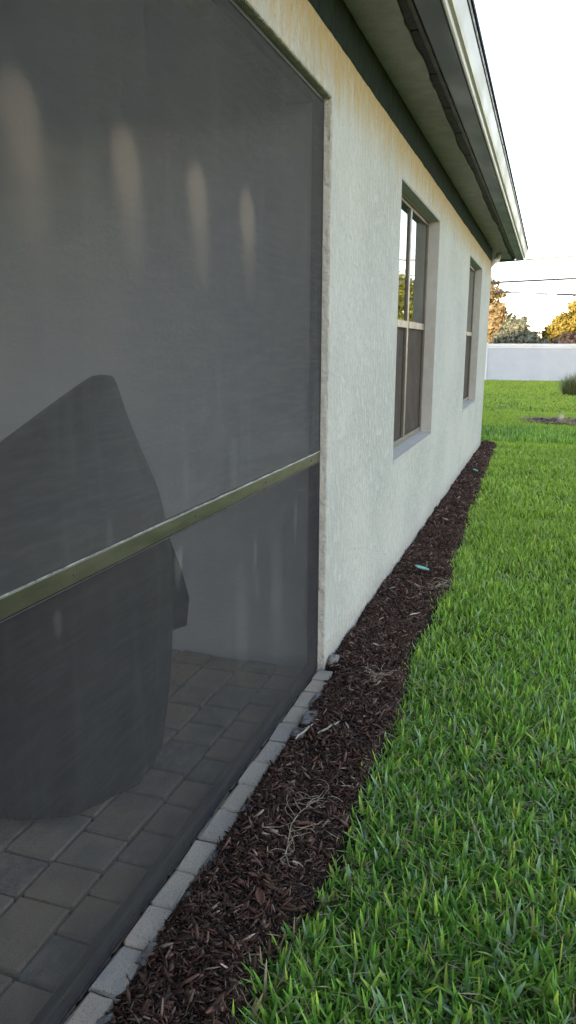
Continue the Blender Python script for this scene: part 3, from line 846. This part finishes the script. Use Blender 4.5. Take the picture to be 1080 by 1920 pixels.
# ------------------------------------------------------------------ covered furniture behind the screen
cov = tag(empty('covered_furniture', (-0.72, 2.33, 0)), 'patio furniture under a dark draped cover behind the mesh screen', 'covered furniture')
def cover():
    r = np.random.default_rng(9)
    CX, CY, NX, NY = -0.65, 2.15, 0.816, 0.578
    VX, VY = -0.578, 0.816
    lv = [(0.0, -.095, .36, -.09), (0.03, -.093, .365, -.088), (0.17, -.082, .38, -.065), (0.30, -.070, .39, -.045), (0.467, -.060, .395, -.02), (0.62, -.055, .396, -.01), (0.771, -.05, .396, 0), (0.87, -.06, .38, 0), (0.95, -.06, .37, 0),
          (1.05, -.025, .295, 0), (1.134, .02, .22, 0), (1.175, .04, .183, 0), (1.25, .08, .12, 0), (1.30, .11, .077, 0), (1.335, .13, .046, 0), (1.347, .135, .03, 0)]
    n = 96; bm = bmesh.new(); rings = []
    ph = r.uniform(0, 6.28, 6)
    for z, c, rad, sh in lv:
        ring = []
        for k in range(n):
            t = 2 * math.pi * k / n
            fold = sum(math.sin(f * t + ph[i] + z * (1.5 - i)) * a for i, (f, a) in enumerate(((4, .012), (7, .012), (11, .016), (19, .009), (27, .006)))) * max(0.3, (1 - z / 1.5))
            q = rad * (1 + fold)
            ring.append(bm.verts.new((CX + NX * c + VX * sh + q * math.cos(t), CY + NY * c + VY * sh + q * math.sin(t), z + 0.004)))
        rings.append(ring)
    for a, b in zip(rings[:-1], rings[1:]):
        for k in range(n): bm.faces.new((a[k], a[(k + 1) % n], b[(k + 1) % n], b[k]))
    bm.faces.new(rings[-1]); bm.faces.new(rings[0][::-1])
    o = bm_obj('cover', bm, M['cover'], cov, True)
    o.matrix_parent_inverse = Matrix.Translation(cov.location).inverted()
    s = o.modifiers.new('sub', 'SUBSURF'); s.levels = s.render_levels = 1
    # loose flap hanging at the side
    bm = bmesh.new()
    P = [(0.33, 0.80), (0.375, 0.66), (0.398, 0.56), (0.386, 0.455), (0.33, 0.44)]
    f1 = [bm.verts.new((CX + NX * a + 0.03, CY + NY * a - 0.04, z)) for a, z in P]
    f2 = [bm.verts.new((CX + NX * a - 0.03, CY + NY * a + 0.04, z)) for a, z in P]
    bm.faces.new(f1); bm.faces.new(f2[::-1])
    for i in range(5): bm.faces.new((f1[i], f2[i], f2[(i + 1) % 5], f1[(i + 1) % 5]))
    o = bm_obj('cover_flap', bm, M['cover'], cov)
    o.matrix_parent_inverse = Matrix.Translation(cov.location).inverted()
cover()

# ------------------------------------------------------------------ white fence
FY, FT = 34.67, 1.54
fen = tag(empty('fence', (0, FY, 0)), 'white vinyl privacy fence across the back of the yard', 'fence')
def fp(o):
    o.matrix_parent_inverse = Matrix.Translation(fen.location).inverted()
    return o
posts = [-10.45, -6.1, -1.75, 2.62, 6.97, 11.3, 15.7]
for x in posts:
    p = fp(box('post', (x - 0.065, FY - 0.075, -0.1), (x + 0.065, FY + 0.055, FT + 0.05), M['fence_rail'], fen, 0.006))
    bm = bmesh.new()
    add_box(bm, (x - 0.08, FY - 0.09, FT + 0.0505), (x + 0.08, FY + 0.07, FT + 0.075), 0.004)
    c = bm_obj('post_cap', bm, M['fence'], p)
for a, b in zip(posts[:-1], posts[1:]):
    fp(box('top_rail', (a + 0.066, FY - 0.06, FT - 0.13), (b - 0.066, FY + 0.03, FT), M['fence_rail'], fen, 0.008))
    fp(box('rail_trim', (a + 0.066, FY - 0.045, FT - 0.20), (b - 0.066, FY + 0.02, FT - 0.131), M['fence_rail'], fen, 0.004))
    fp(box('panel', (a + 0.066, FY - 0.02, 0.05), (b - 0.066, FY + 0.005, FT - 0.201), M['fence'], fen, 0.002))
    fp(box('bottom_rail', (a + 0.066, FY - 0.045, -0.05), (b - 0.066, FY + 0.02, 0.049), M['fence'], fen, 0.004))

# ------------------------------------------------------------------ trees
def leaf_mesh(name, centres, normals, size, cols, parent, mat, aspect=0.5, seed=0):
    r = np.random.default_rng(seed)
    n = len(centres)
    d = normals + r.normal(0, 0.6, (n, 3)); d /= np.linalg.norm(d, axis=1, keepdims=True)
    a = np.cross(d, r.normal(0, 1, (n, 3))); a /= np.linalg.norm(a, axis=1, keepdims=True)
    b = np.cross(d, a)
    L = size * r.uniform(0.6, 1.4, n)[:, None]
    A = a * L * 0.5; B = b * L * 0.5 * aspect
    V = np.stack([centres - A, centres + B * 0.9 + d * L * .06, centres + A, centres - B * 0.9 + d * L * .06], 1).reshape(-1, 3)
    F = (np.arange(n)[:, None, None] * 4 + np.array([(0, 1, 2), (0, 2, 3)])[None]).reshape(-1, 3)
    return mesh_np(name, V, F, mat, parent, col=np.repeat(cols, 4, 0))

def tree(name, label, base, lobes, nleaf, leaf, pal, seed, trunk_r=0.14, aspect=0.5, group='trees beyond the fence', cat='tree', twigs=True):
    r = np.random.default_rng(seed)
    t = tag(empty(name, base), label, cat, group)
    B = Vector(base)
    bm = bmesh.new()
    L0 = Vector(lobes[0][0])
    top = Vector((L0.x, L0.y, L0.z))
    midp = Vector((top.x * 0.3, top.y * 0.3, top.z * 0.5))
    tube(bm, [(0, 0, -0.1), midp, top], [trunk_r, trunk_r * 0.75, trunk_r * 0.3], 7)
    for c, rad, wt in lobes[1:]:
        c = Vector(c)
        s = midp.lerp(top, random.uniform(0.0, 0.5))
        tube(bm, [s, s.lerp(c, 0.5) + Vector((0, 0, -0.1)), c], [trunk_r * 0.5, trunk_r * 0.3, trunk_r * 0.1], 5)
    bm_obj('trunk', bm, M['bark'], t, True)
    C, N, K = [], [], []
    wts = np.array([l[2] for l in lobes], float); wts /= wts.sum()
    for (c, rad, wt), ww in zip(lobes, wts):
        k = int(nleaf * ww)
        # leaf clumps inside each lobe
        nc = max(5, k // 26)
        d = r.normal(0, 1, (nc, 3)); d /= np.linalg.norm(d, axis=1, keepdims=True)
        rad = np.array(rad)
        cc = np.array(c) + d * rad * (r.random((nc, 1)) ** 0.45) * r.uniform(0.8, 1.12, (nc, 1))
        i = r.integers(0, nc, k)
        p = cc[i] + r.normal(0, 0.17, (k, 3)) * rad * np.array((1, 1, 0.7))
        C.append(p); N.append((p - np.array(c)) / rad + np.array((0, 0, 0.4)))
        K.append((r.random(nc)[i] * 0.6 + r.random(k) * 0.4))
    C = np.concatenate(C); N = np.concatenate(N); K = np.concatenate(K)
    pal = np.array(pal)
    x = K * (len(pal) - 1); i0 = np.clip(x.astype(int), 0, len(pal) - 2); f = (x - i0)[:, None]
    cols = pal[i0] * (1 - f) + pal[i0 + 1] * f
    leaf_mesh('crown', C, N, leaf, cols, t, M['leaf'], aspect, seed + 1)
    return t

PAL_GOLD = [(0.13, 0.12, 0.03), (0.22, 0.19, 0.04), (0.32, 0.26, 0.06), (0.40, 0.34, 0.10)]
PAL_TAN = [(0.13, 0.10, 0.05), (0.22, 0.17, 0.09), (0.32, 0.26, 0.15), (0.38, 0.33, 0.21)]
PAL_GREY = [(0.08, 0.10, 0.075), (0.14, 0.165, 0.125), (0.21, 0.235, 0.185), (0.28, 0.30, 0.24)]
PAL_BROWN = [(0.11, 0.085, 0.045), (0.18, 0.14, 0.07), (0.26, 0.21, 0.11), (0.33, 0.27, 0.15)]
PAL_LIME = [(0.09, 0.12, 0.02), (0.15, 0.19, 0.03), (0.23, 0.26, 0.05), (0.30, 0.31, 0.08)]
tree('tall_tree', 'tall tiered tree with brown gold foliage beside the house corner', (-3.1, 42, 0),
     [((0.1, 0, 5.35), (.45, .4, .65), .7), ((0, 0, 4.6), (1.05, .9, .38), 1.1), ((.45, -.1, 4.1), (1.15, .9, .33), 1.2), ((-.5, .1, 4.0), (1.0, .9, .4), 1), ((.1, 0, 3.5), (1.35, 1.0, .4), 1.4), ((.6, -.2, 2.9), (1.3, .9, .45), 1.2), ((-.6, 0, 2.4), (1.4, 1, .6), 1.2)],
     19000, 0.27, PAL_BROWN, 41, 0.16, 0.35)
tree('pale_bush', 'pale cream leafed bush under the tall tiered tree', (-2.1, 39.5, 0),
     [((0, 0, 2.5), (.75, .5, .55), 1.2), ((.25, -.1, 3.1), (.5, .4, .35), .8), ((-.6, 0, 2.0), (.8, .6, .7), 1), ((.35, 0, 1.7), (.6, .5, .6), 1), ((-1.3, 0, 2.7), (.8, .6, .6), 1)],
     11000, 0.26, PAL_TAN, 42, 0.08, 0.6, 'bushes beyond the fence', 'bush')
tree('grey_shrub', 'grey green rounded shrub showing above the white fence', (-0.75, 38.6, 0),
     [((0, 0, 2.25), (.6, .5, .45), 1.2), ((-.4, 0, 1.9), (.6, .5, .5), 1), ((.5, 0, 1.75), (.6, .5, .4), 1), ((.95, .1, 1.5), (.6, .5, .35), .8), ((-.1, 0, 1.3), (1.0, .6, .5), 1), ((.3, 0, 2.4), (.25, .25, .45), .4)],
     12000, 0.21, PAL_GREY, 43, 0.07, 0.45, 'bushes beyond the fence', 'bush')
tree('golden_tree', 'broad golden leafed tree over the fence by the ornamental grass', (2.5, 41.5, 0),
     [((0, 0, 2.9), (1.1, .9, .95), 1.6), ((-.95, 0, 2.4), (.75, .7, .65), 1), ((-1.45, 0, 1.95), (.6, .6, .45), .8), ((.9, 0, 2.9), (1.0, .9, .9), 1.3), ((0.2, -.2, 1.8), (1.2, .8, .7), 1.1), ((1.6, 0, 2.0), (.9, .8, .8), 1)],
     20000, 0.24, PAL_GOLD, 44, 0.12, 0.35)
tree('russet_bush', 'small pinkish russet bush against the far side of the fence', (1.75, 37.6, 0),
     [((0, 0, 1.75), (.4, .4, .4), 1), ((-.55, 0, 1.5), (.45, .4, .3), .8), ((.5, 0, 1.6), (.45, .4, .4), 1)],
     3000, 0.18, [(0.14, 0.08, 0.05), (0.22, 0.13, 0.09), (0.32, 0.21, 0.15), (0.38, 0.28, 0.20)], 45, 0.05, 0.6, 'bushes beyond the fence', 'bush')
tree('lime_tree', 'tall yellow green tree mirrored in the twin window', (7.0, 42.5, 0),
     [((0, 0, 4.2), (1.6, 1.2, 1.2), 1.6), ((-1.5, 0, 3.2), (1.4, 1.1, 1.1), 1.2), ((1.6, 0, 3.3), (1.5, 1.1, 1.1), 1.2), ((0, -.3, 2.4), (2.2, 1.2, .9), 1.4), ((-2.6, 0, 2.2), (1.2, 1, .9), 1)],
     14000, 0.25, PAL_LIME, 46, 0.18, 0.35)

# ornamental grass clump in the lawn
def clump():
    r = np.random.default_rng(77)
    t = tag(empty('ornamental_grass', (1.62, 24.8, 0)), 'wispy clump of tall ornamental grass in the far lawn', 'plant')
    n = 900
    a = r.uniform(0, 6.28, n); b0 = r.uniform(0, 0.20, n)
    out = np.abs(r.normal(0, .33, n)) + 0.03; H = r.uniform(.30, .78, n)
    x = np.cos(a) * b0 * 1.4; y = np.sin(a) * b0
    rows = []
    for s in (0, .5, 1.0):
        rad = out * s ** 1.5
        px = x + np.cos(a) * rad; py = y + np.sin(a) * rad; pz = H * (s - 0.22 * s ** 3 * (out / .4))
        w = 0.009 * (1.05 - s)
        rows.append(np.stack([px - np.sin(a) * w, py + np.cos(a) * w, pz - .02], 1)); rows.append(np.stack([px + np.sin(a) * w, py - np.cos(a) * w, pz - .02], 1))
    V = np.stack(rows, 1).reshape(-1, 3)
    F = (np.arange(n)[:, None, None] * 6 + np.array([(0, 1, 3, 2), (2, 3, 5, 4)])[None]).reshape(-1, 4)
    pal = np.array([(0.10, 0.14, 0.05), (0.16, 0.20, 0.08), (0.24, 0.23, 0.12), (0.34, 0.30, 0.17)])
    c = pal[r.choice(4, n, p=[.35, .35, .2, .1])]
    mesh_np('blades', V, F, M['grass'], t, col=np.repeat(c, 6, 0))
    lump('crown_base', 0, 0, 0.02, .24, .2, .08, 3, M['soil'], t)
clump()
# small tan stone standing in the bare patch
st = lump('stone', 1.17, 15.95, 0.06, .055, .05, .075, 5, M['stone'], None)
tag(st, 'small pale stone in the bare lawn patch', 'stone')

# ------------------------------------------------------------------ power lines
def cable(label, p0, p1, sag, rad, splice=False):
    p0, p1 = Vector(p0), Vector(p1)
    bm = bmesh.new()
    pts = []
    for i in range(41):
        s = i / 40; p = p0.lerp(p1, s); p.z -= sag * 4 * s * (1 - s); pts.append(p)
    tube(bm, pts, rad, 5)
    o = bm_obj('power_line', bm, M['cable'])
    tag(o, label, 'cable', 'power lines over the yard')
    return o
def line_pts(a, b, x0, x1):
    (xa, za), (xb, zb) = [(0.872 + (x - 0.872) * 0.4, 1.45 + (z - 1.45) * 0.4) for x, z in (a, b)]
    f = lambda x: za + (zb - za) * (x - xa) / (xb - xa)
    return (x0, 16, f(x0)), (x1, 16, f(x1))
p, q = line_pts((-.57, 5.52), (1.72, 5.62), -12, 22); cable('thin uppermost power line touching the gutter end', p, q, 0.0, 0.015)
p, q = line_pts((-2.27, 4.49), (1.81, 4.60), -12, 22); cable('thick middle power line crossing the tall tree', p, q, 0.0, 0.021)
p, q = line_pts((-1.22, 4.02), (1.87, 3.84), -12, 22); c3 = cable('lowest power line with a splice loop', p, q, 0.0, 0.014)
P3, Q3 = p, q
bm = bmesh.new()
z = lambda x: P3[2] + (Q3[2] - P3[2]) * (x - P3[0]) / (Q3[0] - P3[0])
tube(bm, [(0.69 + i * 0.05, 16.0, z(0.69 + i * .05) - 0.04 * math.sin(math.pi * i / 6)) for i in range(7)], 0.008, 5)
tube(bm, [(0.96, 16, z(0.96)), (1.8, 16, z(1.8))], 0.021, 6)
bm_obj('splice', bm, M['cable'], c3)

# ------------------------------------------------------------------ litter on the mulch
def root_tangle(name, label, pts, seed):
    r = random.Random(seed)
    x0, y0 = pts[0]
    t = tag(empty(name, (x0, y0, 0.02)), label, 'dry root')
    bm = bmesh.new()
    def zz(x, y): return float(mulch_z(np.array([x]), np.array([y]))[0])
    main = [Vector((x, y, zz(x, y) + 0.012 + r.uniform(-.004, .008))) for x, y in pts]
    tube(bm, [p - Vector((x0, y0, 0.02)) for p in main], [0.0015] * (len(main) - 1) + [0.001], 5)
    for k in range(30):
        i = r.randrange(len(main) - 1); p = main[i].lerp(main[i + 1], r.random())
        a = r.uniform(0, 6.28); ch = [p]
        for s in range(r.randint(3, 5)):
            a += r.uniform(-.9, .9); l = r.uniform(.010, .026)
            p = p + Vector((math.cos(a) * l, math.sin(a) * l, 0)); p.z = max(zz(p.x, p.y) + 0.012, p.z + r.uniform(-.008, .010)); ch.append(p)
        tube(bm, [c - Vector((x0, y0, 0.02)) for c in ch], [0.0009] * (len(ch) - 1) + [0.0006], 4)
    bm_obj('roots', bm, M['straw'], t)
root_tangle('dry_root', 'tangle of pale dry roots on the mulch near the lawn edge', [(.262, 1.79), (.25, 1.85), (.235, 1.92), (.238, 1.99), (.255, 2.05), (.285, 2.10)], 1)
root_tangle('dry_root', 'small looped dry root clump on the mulch by the screen corner', [(.262, 2.98), (.25, 3.03), (.255, 3.09), (.272, 3.14)], 2)
root_tangle('dry_root', 'dry pale runners lying at the lawn edge near the teal leaf', [(.30, 4.40), (.33, 4.47), (.365, 4.55), (.372, 4.62)], 3)
def stick(label, a, b, rad, seed):
    r = random.Random(seed)
    bm = bmesh.new()
    A, B = Vector(a), Vector(b)
    pts = [A.lerp(B, i / 5) + Vector((r.uniform(-.003, .003), r.uniform(-.003, .003), r.uniform(-.001, .002))) for i in range(6)]
    tube(bm, pts, [rad * .6, rad, rad * .9, rad, rad * .8, rad * .3], 6)
    tag(bm_obj('stick', bm, M['stick']), label, 'stick')
stick('pale split stick lying on the mulch near the edge bricks', (0.15, 2.49, .024), (0.205, 2.60, .030), 0.004, 1)
stick('short pale stick beside the longer split stick', (0.085, 2.41, .032), (0.115, 2.53, .036), 0.004, 2)
stick('pale stick on the mulch at the lawn edge past the dry roots', (0.262, 3.86, .034), (0.305, 3.90, .036), 0.004, 4)
# curled teal leaf
def curl(name, label, cat, loc, L, W, H, mat, rz, seed):
    bm = bmesh.new(); r = random.Random(seed)
    rows = []
    for i in range(7):
        s = i / 6; w = W * math.sin(math.pi * (0.08 + 0.84 * s)) * 0.5
        row = []
        for j in range(5):
            t = j / 4 * 2 - 1
            row.append(bm.verts.new((t * w, (s - .5) * L, H * (t * t * 0.7 + (s - .5) ** 2 * 1.2) + r.uniform(0, .001))))
        rows.append(row)
    for a, b in zip(rows[:-1], rows[1:]):
        for j in range(4): bm.faces.new((a[j], a[j + 1], b[j + 1], b[j]))
    o = bm_obj(name, bm, mat, None, True)
    o.location = loc; o.rotation_euler = (0.1, 0.15, rz)
    m_ = o.modifiers.new('thick', 'SOLIDIFY'); m_.thickness = 0.0022
    return tag(o, label, cat)
curl('leaf', 'curled teal leaf lying on the mulch under the twin window', 'leaf', (0.19, 4.70, 0.045), 0.10, 0.075, 0.012, M['teal'], 1.2, 1)
curl('leaf', 'tiny pale teal scrap on the mulch near the far corner', 'leaf', (0.155, 8.9, 0.03), 0.08, 0.06, 0.015, M['teal'], 0.6, 2)
curl('bark_chunk', 'flat reddish bark chunk, largest chip near the lawn', 'bark', (0.255, 1.60, 0.034), 0.055, 0.028, 0.008, M['redbark'], 0.5, 3)
